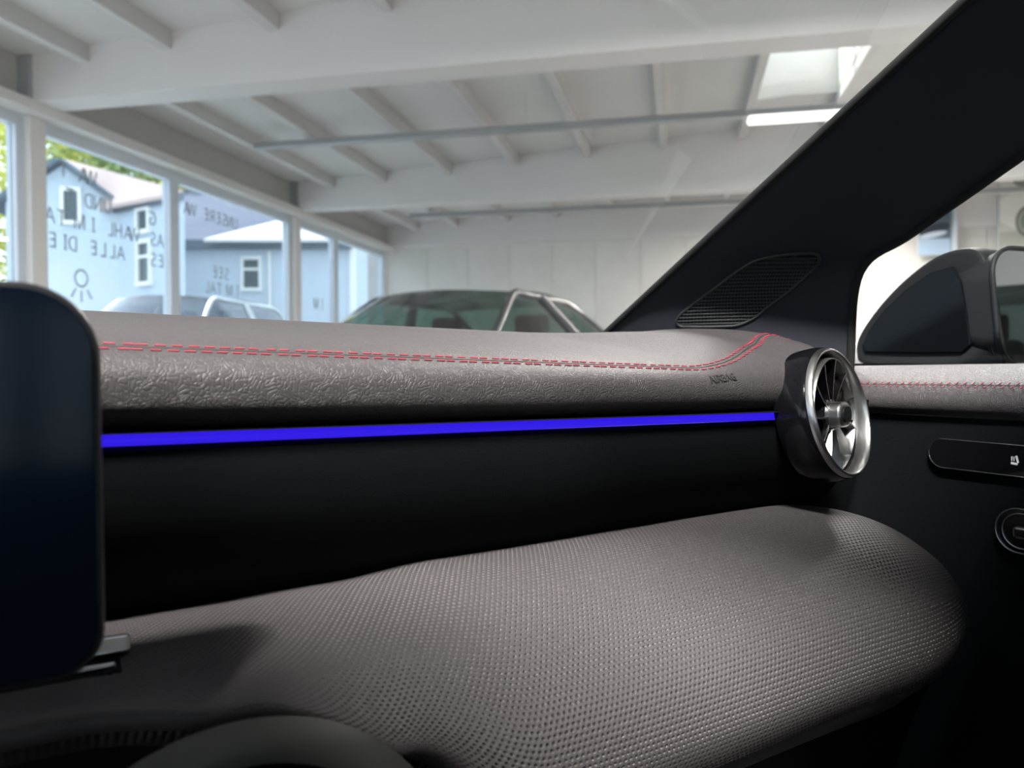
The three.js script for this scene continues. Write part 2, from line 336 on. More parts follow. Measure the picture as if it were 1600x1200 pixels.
{ // house further along
  const t = R(12.31), o = thing('hipped_house', 'low pale blue house with slate roof and bright hipped porch roof', 'house', [-15.7, -0.16, -27.3], t);
  mesh('front_wall', box(-3.4, 3.4, 0, 5.9, -4, 0), HM.siding, o);
  mesh('slate_roof', slab([[-5.4, 5.9, 0.2], [1.5, 5.9, 0.2], [0.2, 9.2, -5], [-5.4, 9.0, -5]], 0.15), HM.slate, o);
  mesh('porch_roof', slab([[-2.2, 5.85, 0.7], [3.0, 5.85, 0.7], [0.95, 7.25, -1.7]], 0.12), HM.paleTile, o);
  mesh('eave_board', box(-3.6, 3.3, 5.55, 5.85, 0, 0.4), HM.bargeboard, o);
  houseWindow(o, (g) => g.translate(-0.62, 4.6, 0.03), 0.6, 1.1, 1);
  mesh('downpipe', new THREE.CylinderGeometry(0.06, 0.06, 5.5, 8).translate(0.1, 2.75, 0.1), HM.white, o);
  mesh('corner_board', box(3.2, 3.42, 0, 5.6, -0.1, 0.08), HM.white, o);
}
{ // pale block far down the street
  const o = thing('street_house', 'cream house far down the street beyond the last window', 'house', [-18.0, -0.16, -44], R(15));
  mesh('wall', box(-4, 4, 0, 9, -5, 0), std({ color: col(0.62, 0.64, 0.58), roughness: 0.9 }), o);
  mesh('roof', slab([[-4.3, 9, 0.4], [4.3, 9, 0.4], [4.3, 11, -3], [-4.3, 11, -3]], 0.15), HM.paleTile, o);
  for (const x of [-2.4, 0, 2.4]) for (const y of [3.2, 6.4]) houseWindow(o, (g) => g.translate(x, y, 0.03), 0.9, 1.3, 1);
}
// trees behind the gable
function tree(x, z, h, rx, tone, label) {
  const o = thing('tree', label, 'tree', [x, -0.16, z], 0, 'trees behind the gabled house');
  mesh('trunk', new THREE.CylinderGeometry(0.12, 0.25, h * 0.6, 8).translate(0, h * 0.3, 0), HM.bark, o);
  const P = [], N = []; const v = new THREE.Vector3();
  for (let i = 0; i < 5200; i++) {
    let a, b, c; do { a = rnd() * 2 - 1; b = rnd() * 2 - 1; c = rnd() * 2 - 1; } while (a * a + b * b + c * c > 1 || (a * a + b * b + c * c < 0.35 && rnd() < 0.7) || Math.sin(a * 7 + z) * Math.sin(b * 6 + x) * Math.sin(c * 7) > 0.35);
    const px = a * rx, py = h * 0.68 + b * h * 0.36, pz = c * rx, s = 0.13 + rnd() * 0.12;
    v.set(rnd() - 0.5, rnd() * 0.8, rnd() - 0.5).normalize();
    const e = new THREE.Vector3(rnd() - 0.5, rnd() - 0.5, rnd() - 0.5).cross(v).normalize().multiplyScalar(s), f = v.clone().cross(e);
    const q = [[-1, 0], [0, -0.55], [1, 0], [0, 0.55]].map(([k, l]) => [px + e.x * k + f.x * l, py + e.y * k + f.y * l, pz + e.z * k + f.z * l]);
    for (const k of [0, 1, 2, 0, 2, 3]) { P.push(...q[k]); N.push(v.x, v.y, v.z); }
  }
  const g = new THREE.BufferGeometry(); g.setAttribute('position', new THREE.Float32BufferAttribute(P, 3)); g.setAttribute('normal', new THREE.Float32BufferAttribute(N, 3));
  g.setAttribute('uv', new THREE.Float32BufferAttribute(new Float32Array(P.length / 3 * 2), 2));
  const crown = mesh('foliage', g, phy({ color: tone, roughness: 0.9, transmission: 0.35, thickness: 0, side: THREE.DoubleSide }), o); crown.userData.kind = 'stuff';
}
tree(-29.5, -30.5, 13.2, 3.6, col(0.62, 0.62, 0.12), 'yellow-green tree above the ridge left of the gabled house');
tree(-26.0, -32.5, 12.4, 3.2, col(0.3, 0.4, 0.14), 'darker green tree directly behind the pink tiled roof');
tree(-22.5, -33.5, 12.0, 3.2, col(0.62, 0.62, 0.12), 'bright yellow tree right of the pink tiled roof');
tree(-30.5, -36.0, 15.0, 4.2, col(0.24, 0.34, 0.12), 'tall mid green tree rising behind the yellow ones');
tree(-24.5, -38.5, 14.5, 4.2, col(0.3, 0.38, 0.14), 'tall pale green tree at the back of the row');

// ---------------------------------------------------------------- lettering on the panes, read from the street
function lettering(text, zStart, y, step, size, label, group = 'lettering on the showroom windows') {
  const o = thing('window_lettering', label, 'lettering', [WX - 0.062, y, zStart], 0, group);
  [...text].forEach((ch, i) => {
    if (ch === ' ') return;
    const g = new TextGeometry(ch, { font, size, depth: 0.002, curveSegments: 4 }); g.rotateY(-Math.PI / 2); g.translate(0, 0, i * step);
    mesh('letter', g, M.letter, o);
  });
}
const zAt = (px) => -(3.912 / Math.tan(Math.atan((800 - px) / 1200) + R(12.31)));   // where a line of sight meets the panes
lettering('WA T', -4.58, 2.16, 0.088, 0.10, 'short top line of mirror writing below the gable window', undefined);
lettering('UND T', -4.72, 2.0, 0.088, 0.10, 'mirror writing UND on the pane beside the post');
lettering('WAHL IM TA', -5.0, 1.845, 0.088, 0.10, 'mirror writing WAHL IM on the pane beside the post');
lettering('ALLE DIE', -4.84, 1.69, 0.088, 0.10, 'mirror writing DIE above the ring emblem');
lettering('G', -5.19, 2.0, 0.088, 0.10, 'single letter high at the right of the first pane');
lettering('AS', -5.27, 1.845, 0.088, 0.10, 'two letters AS at the right of the first pane');
lettering('ES', -5.27, 1.69, 0.088, 0.10, 'two letters ES at the right of the first pane');
lettering('UNSERE WA', -6.3, 2.16, 0.088, 0.10, 'top line of mirror writing on the middle pane');
lettering('SEE', -6.15, 1.69, 0.088, 0.10, 'short line of mirror writing over the downpipe on the middle pane');
lettering('IM TAL', -6.3, 1.55, 0.088, 0.10, 'lowest line of mirror writing on the middle pane');
lettering('IM', -8.0, 1.55, 0.11, 0.12, 'two letters on the narrow pane after the second post');
{
  const o = thing('window_emblem', 'ring emblem with three rays drawn on the first pane', 'emblem', [WX - 0.062, 1.52, -4.42], 0);
  mesh('ring', new THREE.TorusGeometry(0.055, 0.007, 6, 36).scale(1, 1, 0.2).rotateY(-Math.PI / 2), M.letter, o);
  for (const a of [-0.6, 0, 0.6]) mesh('ray', box(-0.001, 0.001, -0.16, -0.085, -0.006, 0.006).rotateX(a), M.letter, o);
}
// ---------------------------------------------------------------- posters on the far wall
function poster(name, label, x, y, z, w, h, draw) {
  const o = thing(name, label, 'poster', [x, y, z]);
  const c = document.createElement('canvas'); c.width = 256; c.height = Math.round(256 * h / w); const g = c.getContext('2d'); draw(g, c.width, c.height);
  const t = new THREE.CanvasTexture(c); t.colorSpace = THREE.SRGBColorSpace; t.magFilter = THREE.LinearFilter;
  mesh('board', new RoundedBoxGeometry(w, h, 0.03, 1, 0.004), M.frame, o);
  const p = mesh('print', new THREE.PlaneGeometry(w - 0.01, h - 0.01).translate(0, 0, 0.0165), std({ map: t, roughness: 0.5 }), o); p.userData.label = 'printed picture';
}
poster('small_poster', 'small blue-grey picture board on the far wall above the mirror', 2.84, 2.52, -9.665, 0.34, 0.66, (g, w, h) => {
  g.fillStyle = '#5c6a75'; g.fillRect(0, 0, w, h); g.fillStyle = '#a9c1d6'; g.fillRect(0, h * 0.72, w, h * 0.28); g.fillStyle = '#2f3a44'; g.beginPath(); g.ellipse(w * 0.5, h * 0.55, w * 0.5, h * 0.09, -0.25, 0, 7); g.fill(); g.fillStyle = '#c9d6e2'; g.beginPath(); g.ellipse(w * 0.45, h * 0.65, w * 0.45, h * 0.05, -0.2, 0, 7); g.fill();
});
poster('car_poster', 'large poster of a pale classic car at the right edge', 3.98, 2.72, -9.665, 0.96, 0.92, (g, w, h) => {
  g.fillStyle = '#dcdcd4'; g.fillRect(0, 0, w, h); g.fillStyle = '#c3c4b8'; g.fillRect(0, h * 0.82, w, h * 0.18);
  g.fillStyle = '#f1f1ea'; g.beginPath(); g.ellipse(w * 0.55, h * 0.58, w * 0.62, h * 0.28, 0.05, 0, 7); g.fill(); g.fillStyle = '#8f948c'; g.beginPath(); g.ellipse(w * 0.55, h * 0.22, w * 0.42, h * 0.13, 0.05, 0, 7); g.fill();
  for (const [r, c] of [[0.165, '#7f857c'], [0.13, '#b9bdb2'], [0.10, '#90968c'], [0.03, '#d8dad2']]) { g.fillStyle = c; g.beginPath(); g.ellipse(w * 0.3, h * 0.7, w * r * 0.8, h * r * 1.15, 0, 0, 7); g.fill(); }
  g.strokeStyle = '#8b9188'; g.lineWidth = 3; for (let i = 0; i < 5; i++) { g.beginPath(); g.moveTo(w * 0.55, h * (0.5 + i * 0.05)); g.lineTo(w, h * (0.5 + i * 0.05)); g.stroke(); }
});
struct('trim_6', box(3.02, 3.06, 0, 3.1, -9.7, -9.6), M.frame);

// ---------------------------------------------------------------- other cars in and outside the hall
function makeCar(name, label, pos, turn, paint, tint, o2 = {}) {
  const { roofY = 1.45, tail = -1.95, roofBack = -0.85, group } = o2, k = roofY / 1.45;
  const o = thing(name, label, 'car', pos, turn, group);
  const paintM = phy({ color: paint, roughness: 0.28, clearcoat: 1, clearcoatRoughness: 0.04, metalness: 0.2 });
  const glassM = phy({ color: tint, transmission: 1, thickness: 0, roughness: 0, ior: 1.5 });
  const zs = [-2.25, -2.15, -1.5, -0.6, 0.4, 1.2, 1.8, 2.15, 2.28], hw = [0.55, 0.78, 0.9, 0.92, 0.92, 0.9, 0.86, 0.74, 0.45], top = [0.82, 0.93, 0.98, 0.95, 0.94, 0.92, 0.84, 0.74, 0.62], bot = [0.45, 0.3, 0.24, 0.22, 0.22, 0.22, 0.24, 0.28, 0.4];
  mesh('body', sheet((u, v) => { const z = spline(zs, u), w = spline(hw, u), a = v * Math.PI * 2, c = Math.cos(a), s = Math.sin(a), t = spline(top, u) * k, b = spline(bot, u), e = (q) => Math.sign(q) * Math.pow(Math.abs(q), 0.5);
    return new THREE.Vector3(e(c) * w * (s > 0 ? 1 - 0.06 * s : 1), (t + b) / 2 + e(s) * (t - b) / 2, z); }, 48, 40), paintM, o);
  // roof, windows and pillars
  const F0 = (u) => new THREE.Vector3((u - 0.5) * 1.52, 0.93 * k, 0.98 - 0.5 * Math.pow(Math.abs(u - 0.5) * 2, 2) * 0.6), F1 = (u) => new THREE.Vector3((u - 0.5) * 1.14, (1.375 + 0.035 * Math.cos((u - 0.5) * 2.4)) * k - 0.03, 0.22 - 0.16 * Math.pow(Math.abs(u - 0.5) * 2, 2));
  const B0 = (u) => new THREE.Vector3((u - 0.5) * 1.3, 0.98 * k, tail + 0.3 * Math.pow(Math.abs(u - 0.5) * 2, 2)), B1 = (u) => new THREE.Vector3((u - 0.5) * 1.06, (1.36 + 0.035 * Math.cos((u - 0.5) * 2.4)) * k - 0.03, roofBack + 0.06 * Math.pow(Math.abs(u - 0.5) * 2, 2));
  const between = (A, B, bow) => (u, v) => { const p = A(u).lerp(B(u), v); p.y += bow * Math.sin(v * Math.PI); return p; };
  mesh('windscreen', sheet(between(F0, F1, 0.03), 20, 10), glassM, o);
  mesh('rear_window', sheet(between(B0, B1, 0.04), 20, 10), glassM, o);
  mesh('roof', merge([sheet(between(F1, B1, 0.035), 20, 16), sheet((u, v) => between(F1, B1, 0.035)(u, v).add(new THREE.Vector3(0, -0.03, 0)), 20, 16)]), paintM, o);
  for (const s of [0, 1]) {
    const x = s ? 1 : 0, belt = [[0.80, 0.72], [0.85, 0.1], [0.86, -0.6], [0.82, -1.2], [0.66, tail + 0.3]];
    const low = (u) => new THREE.Vector3((s ? 1 : -1) * spline(belt.map((b) => b[0]), u), (0.925 + 0.03 * u) * k, spline(belt.map((b) => b[1]), u));
    const hiP = [F0(x), F1(x), F1(x).lerp(B1(x), 0.5), B1(x), B0(x)], high = (u) => { const w = 0.25 + 0.5 * u; return u < 0.3 ? F0(x).lerp(F1(x), u / 0.3) : u < 0.72 ? F1(x).lerp(B1(x), (u - 0.3) / 0.42) : B1(x).lerp(B0(x), (u - 0.72) / 0.28); };
    mesh('side_window', sheet((u, v) => low(u).lerp(high(u), v), 24, 8), glassM, o);
    const rail = []; for (let i = 0; i <= 16; i++) rail.push(high(i / 16)); mesh('roof_rail', tube(rail, 0.024, 40, 8), paintM, o);
    const bz = 0.5; mesh('door_pillar', tube([low(bz), low(bz).lerp(high(bz), 0.5), high(bz)], 0.04, 10, 8), paintM, o);
    mesh('trim_line', tube([low(0), low(0.25), low(0.5), low(0.75), low(1)], 0.014, 30, 6), M.satin, o);
    const mir = mesh('wing_mirror', new RoundedBoxGeometry(0.2, 0.13, 0.1, 3, 0.045).translate((s ? 1 : -1) * 0.97, 0.98 * k, 0.62), paintM, o);
    const hl = mesh('headlight', new RoundedBoxGeometry(0.36, 0.12, 0.14, 3, 0.05).translate((s ? 1 : -1) * 0.62, 0.66, 2.06), phy({ color: col(0.7, 0.72, 0.75), roughness: 0.1, clearcoat: 1 }), o);
    for (const z of [1.38, -1.42]) { const w = mesh('wheel', new THREE.CylinderGeometry(0.33, 0.33, 0.23, 28).rotateZ(Math.PI / 2).translate((s ? 1 : -1) * 0.80, 0.33, z), M.black, o); mesh('rim', new THREE.CylinderGeometry(0.23, 0.23, 0.24, 16).rotateZ(Math.PI / 2).translate((s ? 1 : -1) * 0.80, 0.33, z), M.satin, w); }
    mesh('seat', merge([new RoundedBoxGeometry(0.48, 0.6, 0.14, 3, 0.06).rotateX(-0.2).translate((s ? 1 : -1) * 0.37, 0.82, -0.45), new RoundedBoxGeometry(0.26, 0.2, 0.1, 3, 0.04).translate((s ? 1 : -1) * 0.37, 1.2, -0.53)]), M.suede, o);
  }
  mesh('grille', new RoundedBoxGeometry(0.7, 0.2, 0.06, 2, 0.03).translate(0, 0.52, 2.22), M.black, o);
  return o;
}
makeCar('coupe', 'dark grey coupe facing the camera before the far panelled wall', [-1.56, 0, -5.03], R(-19), col(0.035, 0.04, 0.045), col(0.34, 0.5, 0.45), { roofY: 1.5 });
makeCar('white_car', 'white car parked outside close to the showroom windows', [-5.45, -0.16, -7.4], R(0), col(0.8, 0.84, 0.85), col(0.3, 0.36, 0.42), { roofY: 1.92, roofBack: -1.4, tail: -2.0 });
makeCar('silver_car', 'pale car half hidden behind the door mirror', [2.2, 0, -5.6], R(-10), col(0.75, 0.75, 0.74), col(0.45, 0.55, 0.52), { roofY: 1.5 });
makeCar('black_car', 'black car seen only in the door mirror', [5.2, 0, -0.4], R(-80), col(0.02, 0.02, 0.022), col(0.4, 0.5, 0.48), { roofY: 1.5 });

const GRILLE = [[0.2285,0.2678],[0.2463,0.2615],[0.2875,0.2993],[0.33,0.3458],[0.3771,0.377],[0.4099,0.4039],[0.4227,0.4774],[0.4268,0.571],[0.4221,0.6752],[0.401,0.7277],[0.3751,0.759],[0.3397,0.7493],[0.3057,0.7099],[0.2733,0.641],[0.2469,0.5911],[0.231,0.535],[0.2244,0.4511],[0.2198,0.3426],[0.2191,0.2931]];
const LEAFY = [0.0370, 0.1002];
// ================================================================ THE CAR WE SIT IN
const loop = (shape, n) => { const out = []; for (const q of shape.getPoints(n)) if (!out.length || q.distanceTo(out[out.length - 1]) > 2e-4) out.push(q); if (out[0].distanceTo(out[out.length - 1]) < 2e-4) out.pop(); return out; };
const V3 = (r, y, f) => new THREE.Vector3(r, y, -f);     // right, up from the eye, forward
// ---------------------------------------------------------------- dashboard
const padSecs = [
  { r: -0.75, p: [[.385, -.0285], [.368, -.0275], [.357, -.0205], [.354, -.013], [.3555, -.001], [.368, .0078], [.405, .0165], [.50, .027], [.60, .0356], [.80, .028]] },
  { r: 0.0, linear: true, p: [[.385, -.0285], [.368, -.0275], [.357, -.0205], [.354, -.013], [.3555, -.001], [.368, .0078], [.405, .0165], [.50, .027], [.60, .0356], [.80, .028]] },
  { r: 0.35, p: [[.385, -.0325], [.371, -.0315], [.362, -.027], [.358, -.019], [.360, -.010], [.372, -.003], [.405, .0055], [.50, .018], [.60, .028], [.80, .020]] },
  { r: 0.44, p: [[.385, -.0325], [.372, -.0315], [.364, -.027], [.361, -.016], [.367, -.003], [.385, .009], [.425, .0195], [.50, .027], [.60, .0275], [.78, .018]] },
  { r: 0.48, p: [[.39, -.0325], [.376, -.0315], [.368, -.025], [.367, -.010], [.375, .004], [.395, .0155], [.425, .0235], [.48, .0295], [.56, .0295], [.74, .012]] },
  { r: 0.505, p: [[.395, -.0325], [.38, -.031], [.373, -.024], [.373, -.011], [.381, .002], [.398, .0125], [.425, .020], [.47, .0255], [.54, .026], [.70, .008]] },
  { r: 0.516, linear: true, p: [[.40, -.0425], [.39, -.041], [.385, -.034], [.385, -.022], [.392, -.010], [.405, -.001], [.43, .005], [.47, .009], [.53, .010], [.68, -.004]] },
  { r: 0.518, p: [[.41, -.09], [.40, -.09], [.395, -.09], [.395, -.085], [.40, -.08], [.41, -.075], [.435, -.07], [.47, -.07], [.53, -.07], [.68, -.07]] },
];
const padAt = (r, v) => sectionPoint(padSecs, r, v);
const padV = [0]; for (let j = 1; j <= 200; j++) padV.push(padV[j - 1] + padAt(0.2, j / 200).distanceTo(padAt(0.2, (j - 1) / 200)));
const arc = (tab, v) => { const x = v * 200, i = Math.min(199, Math.floor(x)); return tab[i] + (tab[i + 1] - tab[i]) * (x - i); };
const padR = (u) => (u < 0.35 ? -0.75 + 0.75 * u / 0.35 : u < 0.75 ? 0.44 * (u - 0.35) / 0.4 : 0.44 + 0.078 * (u - 0.75) / 0.25);
const [dash, dPut] = carThing('dashboard', 'dark leather dashboard with red double stitching and perforated lower roll', 'dashboard', [0.1, -0.2, 0.4]);
const padMesh = dPut('upper_pad', sheet((u, v) => padAt(padR(u), v), 240, 110, (u, v) => [padR(u), arc(padV, v)]), M.leather);

function sheetNormal(fn, r, v) { const e = 1e-3, a = fn(r + e, v).sub(fn(r - e, v)), b = fn(r, v + e).sub(fn(r, v - e)); return a.cross(b).normalize(); }
// two rows of red stitches beside a dark seam; place(s) gives the seam point and its normal for a length parameter s in 0..1
const stitchGeo = new THREE.CapsuleGeometry(0.00042, 0.0040, 3, 6); stitchGeo.rotateZ(Math.PI / 2);
function stitchRows(parent, offset, place, gap, pitch, lift = 0.0003) {
  const N = 900, pts = [], len = [0];
  for (let i = 0; i <= N; i++) { pts.push(place(i / N)); if (i) len.push(len[i - 1] + pts[i].p.distanceTo(pts[i - 1].p)); }
  const total = len[N], seamPts = [];
  for (let i = 0; i <= N; i += 6) seamPts.push(pts[i].p.clone().addScaledVector(pts[i].n, 0.0000).sub(offset));
  mesh('seam', tube(seamPts, gap * 0.13, 220, 6), M.seam, parent);
  for (const side of [-1, 1]) for (let d = pitch * (0.5 + 0.18 * side); d < total; d += pitch) {
    let i = 1; while (i < N && len[i] < d) i++;
    const { p, n } = pts[i], t = pts[Math.min(N, i + 2)].p.clone().sub(pts[Math.max(0, i - 2)].p).normalize(), b = n.clone().cross(t).normalize();
    const s = mesh('stitch', stitchGeo, M.thread, parent);
    s.position.copy(p).addScaledVector(b, side * gap).addScaledVector(n, lift).sub(offset);
    s.quaternion.setFromRotationMatrix(new THREE.Matrix4().makeBasis(t, n.clone().cross(t).negate().cross(t).normalize(), n.clone().cross(t).normalize()));
    s.rotateY(side * 0.03);
  }
}
// seam: straight along the pad, then climbing over the hump beside the vent
const seamKeys = [[-0.3, 5 / 9], [0.0, 5 / 9], [0.18, 5 / 9], [0.33, 5 / 9], [0.362, 0.553], [0.392, 0.553], [0.415, 0.572], [0.435, 0.597], [0.455, 0.628], [0.475, 0.652], [0.49, 0.662], [0.503, 0.660]];
const seamCurve = (s) => [spline(seamKeys.map((k) => k[0]), s), spline(seamKeys.map((k) => k[1]), s)];
const dBase = new THREE.Vector3(0.1, -0.2, -0.4);
stitchRows(padMesh, dBase, (s) => { const [r, v] = seamCurve(0.06 + 0.94 * s); return { p: padAt(r, v), n: sheetNormal(padAt, r, v) }; }, 0.0034, 0.0068);

// AIRBAG pressed into the leather near the vent
{
  const r0 = 0.368, v0 = 0.44, p = padAt(r0, v0), n = sheetNormal(padAt, r0, v0), t = padAt(r0 + 0.01, v0).sub(padAt(r0 - 0.01, v0)).normalize(), b = n.clone().cross(t).normalize();
  const g = new TextGeometry('AIRBAG', { font, size: 0.0052, depth: 0.0004, curveSegments: 3 }); g.computeBoundingBox(); g.center();
  const o = mesh('embossed_lettering', g, M.seam, padMesh); o.userData.label = 'AIRBAG lettering pressed into the leather';
  o.position.copy(p).addScaledVector(n, 0.0004).sub(dBase); o.quaternion.setFromRotationMatrix(new THREE.Matrix4().makeBasis(t, b, n));
}
// ambient light strip
const stripY = (r) => -0.0329 - 0.004 * Math.max(0, (r - 0.0) / 0.443);
{
  const pts = []; for (let i = 0; i <= 20; i++) { const r = -0.45 + 0.899 * i / 20; pts.push(V3(r, stripY(r), 0.3695)); }
  const g = tube(pts, 0.0036, 90, 10); const q = g.attributes.position;
  for (let i = 0; i < q.count; i++) q.setY(i, stripY(q.getX(i)) + (q.getY(i) - stripY(q.getX(i))) * 0.72);
  const s = dPut('light_strip', g, M.glow); s.userData.label = 'glowing blue ambient light strip';
  const l = new THREE.RectAreaLight(new THREE.Color(0.04, 0.016, 1), 0.12, 0.45, 0.005); l.name = 'strip_light';
  l.position.set(0.22 - 0.1, -0.036 + 0.2, 0.4 - 0.3645); l.rotation.y = Math.PI; dash.add(l);
  dPut('strip_channel', sheet((u, v) => V3(-0.6 + 1.06 * u, stripY(-0.6 + 1.06 * u) + 0.006 - 0.012 * v, 0.374 + 0.003 * Math.sin(v * Math.PI)), 20, 6), M.plastic);
}
dPut('strip_lip', sheet((u, v) => { const r = -0.6 + 1.05 * u; return V3(r, stripY(r) + 0.0034 + 0.0004 * Math.sin(v * 3), 0.376 - 0.0165 * v); }, 40, 4), M.plastic);
// suede panel between the strip and the roll
dPut('suede_panel', sheet((u, v) => { const r = -0.6 + 1.12 * u; return V3(r, stripY(r) - 0.0045 - 0.095 * v, 0.366 + 0.012 * v + 0.055 * v * v); }, 60, 16, (u, v) => [1.12 * u, 0.11 * v]), M.suede);
// perforated roll
const shelf = [[.44, -.128], [.395, -.1205], [.365, -.1180], [.34, -.1183], [.322, -.1193], [.3095, -.1212], [.3055, -.1255], [.309, -.133], [.325, -.144]];
const nose = [[.44, -.120], [.392, -.112], [.358, -.114], [.327, -.126], [.301, -.143], [.283, -.165], [.277, -.19], [.287, -.215], [.31, -.237]];
const noseR = nose.map(([f, y]) => [f, y + 0.006]);
const rollSecs = [{ r: -0.6, p: shelf }, { r: 0.0, p: shelf }, { r: 0.06, p: [[.44, -.127], [.395, -.1195], [.362, -.1178], [.334, -.1195], [.315, -.1228], [.3025, -.1272], [.2985, -.1318], [.303, -.140], [.32, -.152]] }, { r: 0.12, p: [[.44, -.126], [.394, -.117], [.359, -.116], [.328, -.121], [.304, -.131], [.289, -.145], [.285, -.156], [.296, -.168], [.315, -.185]] }, { r: 0.185, p: nose }, { r: 0.45, p: noseR }];
const rollAt = (r, v) => {
  if (r <= 0.45) return sectionPoint(rollSecs, r, v);
  const k = (r - 0.45) / 0.121, s = Math.sqrt(Math.max(0, 1 - Math.pow(k, 2.3))), p = sectionPoint(rollSecs, 0.45, v), f = -p.z;
  return V3(r, -0.165 + (p.y + 0.165) * s, 0.345 + (f - 0.345) * s);
};
const rollV = [0]; for (let j = 1; j <= 200; j++) rollV.push(rollV[j - 1] + rollAt(0.3, j / 200).distanceTo(rollAt(0.3, (j - 1) / 200)));
{ // the leather is embossed with rows of small dimples, each a real hollow
  const CELL = 0.0031, ROW = 0.00275, SUB = 8, V0 = 0.08, V1 = 0.86, LEN = rollV[200];
  const place = (A) => (A < 0.45 ? A : 0.45 + 0.121 * Math.sin(Math.min(1, (A - 0.45) / 0.15) * Math.PI / 2));
  const cols = [-0.6, -0.5, -0.4, -0.3, -0.2, -0.12]; for (let A = -0.06; A < 0.6; A += CELL / SUB) cols.push(A); cols.push(0.6);
  const vRows = []; for (let d = V0 * LEN; d < V1 * LEN; d += ROW / SUB) { let i = 0; while (rollV[i + 1] < d) i++; vRows.push([(i + (d - rollV[i]) / (rollV[i + 1] - rollV[i])) / 200, d]); }
  vRows.unshift([0, 0], [0.04, rollV[8]]); vRows.push([1, LEN]);
  const nu = cols.length, nv = vRows.length, P = new Float32Array(nu * nv * 3), U = new Float32Array(nu * nv * 2), I = new Uint32Array((nu - 1) * (nv - 1) * 6);
  const at = (i, j, k) => P[(i * nv + j) * 3 + k];
  cols.forEach((A, i) => {
    const r = place(A), rr = Math.min(r, 0.45), s = r <= 0.45 ? 1 : Math.sqrt(Math.max(0, 1 - Math.pow((r - 0.45) / 0.121, 2.3)));
    let q = 0; while (q < rollSecs.length - 2 && rr > rollSecs[q + 1].r) q++;
    const S = rollSecs[q], T = rollSecs[q + 1], k = Math.min(1, Math.max(0, (rr - S.r) / (T.r - S.r))), w = k * k * (3 - 2 * k);
    const lf = S.p.map((e, n) => e[0] * (1 - w) + T.p[n][0] * w), ly = S.p.map((e, n) => e[1] * (1 - w) + T.p[n][1] * w);
    vRows.forEach(([v, d], j) => { const o = (i * nv + j) * 3; P[o] = r; P[o + 1] = -0.165 + (spline(ly, v) + 0.165) * s; P[o + 2] = -(0.345 + (spline(lf, v) - 0.345) * s); U[(i * nv + j) * 2] = A; U[(i * nv + j) * 2 + 1] = d; });
  });
  const D = new Float32Array(P.length);
  for (let i = 1; i < nu - 1; i++) for (let j = 1; j < nv - 1; j++) {
    const A = cols[i], d = vRows[j][1]; if (A < -0.055 || A > 0.57) continue;
    const y = d / ROW, n = Math.floor(y), x = A / CELL + (n % 2 ? 0.5 : 0), dx = (x - Math.floor(x) - 0.5) * CELL, dy = (y - n - 0.5) * ROW, e = Math.sqrt(dx * dx + dy * dy) / 0.00092;
    if (e >= 1) continue;
    const deep = 0.0028 * Math.min(1, (1 - e) * 2.4) * Math.min(1, (0.57 - A) / 0.03);
    const ax = at(i + 1, j, 0) - at(i - 1, j, 0), ay = at(i + 1, j, 1) - at(i - 1, j, 1), az = at(i + 1, j, 2) - at(i - 1, j, 2), bx = at(i, j + 1, 0) - at(i, j - 1, 0), by = at(i, j + 1, 1) - at(i, j - 1, 1), bz = at(i, j + 1, 2) - at(i, j - 1, 2);
    const nx = ay * bz - az * by, ny = az * bx - ax * bz, nz = ax * by - ay * bx, l = Math.hypot(nx, ny, nz) || 1, o = (i * nv + j) * 3;
    D[o] = deep * nx / l; D[o + 1] = deep * ny / l; D[o + 2] = deep * nz / l;   // inwards
  }
  // the skin between the hollows keeps the roll's own smooth normals
  const plain = new THREE.BufferGeometry(); plain.setAttribute('position', new THREE.BufferAttribute(P.slice(), 3));
  for (let i = 0; i < P.length; i++) P[i] += D[i];
  let t = 0; for (let i = 0; i < nu - 1; i++) for (let j = 0; j < nv - 1; j++) { const p = i * nv + j, q = p + nv; I[t++] = p; I[t++] = p + 1; I[t++] = q; I[t++] = q; I[t++] = p + 1; I[t++] = q + 1; }
  const g = new THREE.BufferGeometry(); g.setAttribute('position', new THREE.BufferAttribute(P, 3)); g.setAttribute('uv', new THREE.BufferAttribute(U, 2)); g.setIndex(new THREE.BufferAttribute(I, 1)); g.computeVertexNormals();
  plain.setIndex(new THREE.BufferAttribute(I, 1)); plain.computeVertexNormals();
  for (let i = 0; i < nu * nv; i++) if (!D[i * 3] && !D[i * 3 + 1] && !D[i * 3 + 2]) for (let k = 0; k < 3; k++) g.attributes.normal.array[i * 3 + k] = plain.attributes.normal.array[i * 3 + k];
  const roll = dPut('perforated_roll', g, M.perf); roll.userData.label = 'dark leather roll embossed with rows of dots';
}
// lower dash, glove box and end piece in black plastic
dPut('glove_box', sheet((u, v) => V3(-0.2 + 0.8 * u, -0.225 - 0.3 * v, 0.345 + 0.04 * v + 0.03 * Math.sin(v * 3)), 20, 12), M.plastic);
dPut('dash_end', sheet((u, v) => { const r = 0.435 + 0.175 * u; return V3(r, -0.012 - 0.16 * v - 0.02 * u, 0.393 + 0.03 * u + 0.035 * v); }, 12, 12), M.plastic);
dPut('windscreen_shelf', sheet((u, v) => V3(-0.75 + 1.35 * u, 0.012 - 0.03 * v, 0.78 + 0.2 * v), 8, 4), M.plastic);
dPut('firewall', box(-0.75, 0.75, -0.75, -0.04, -0.99, -0.97), M.plastic);

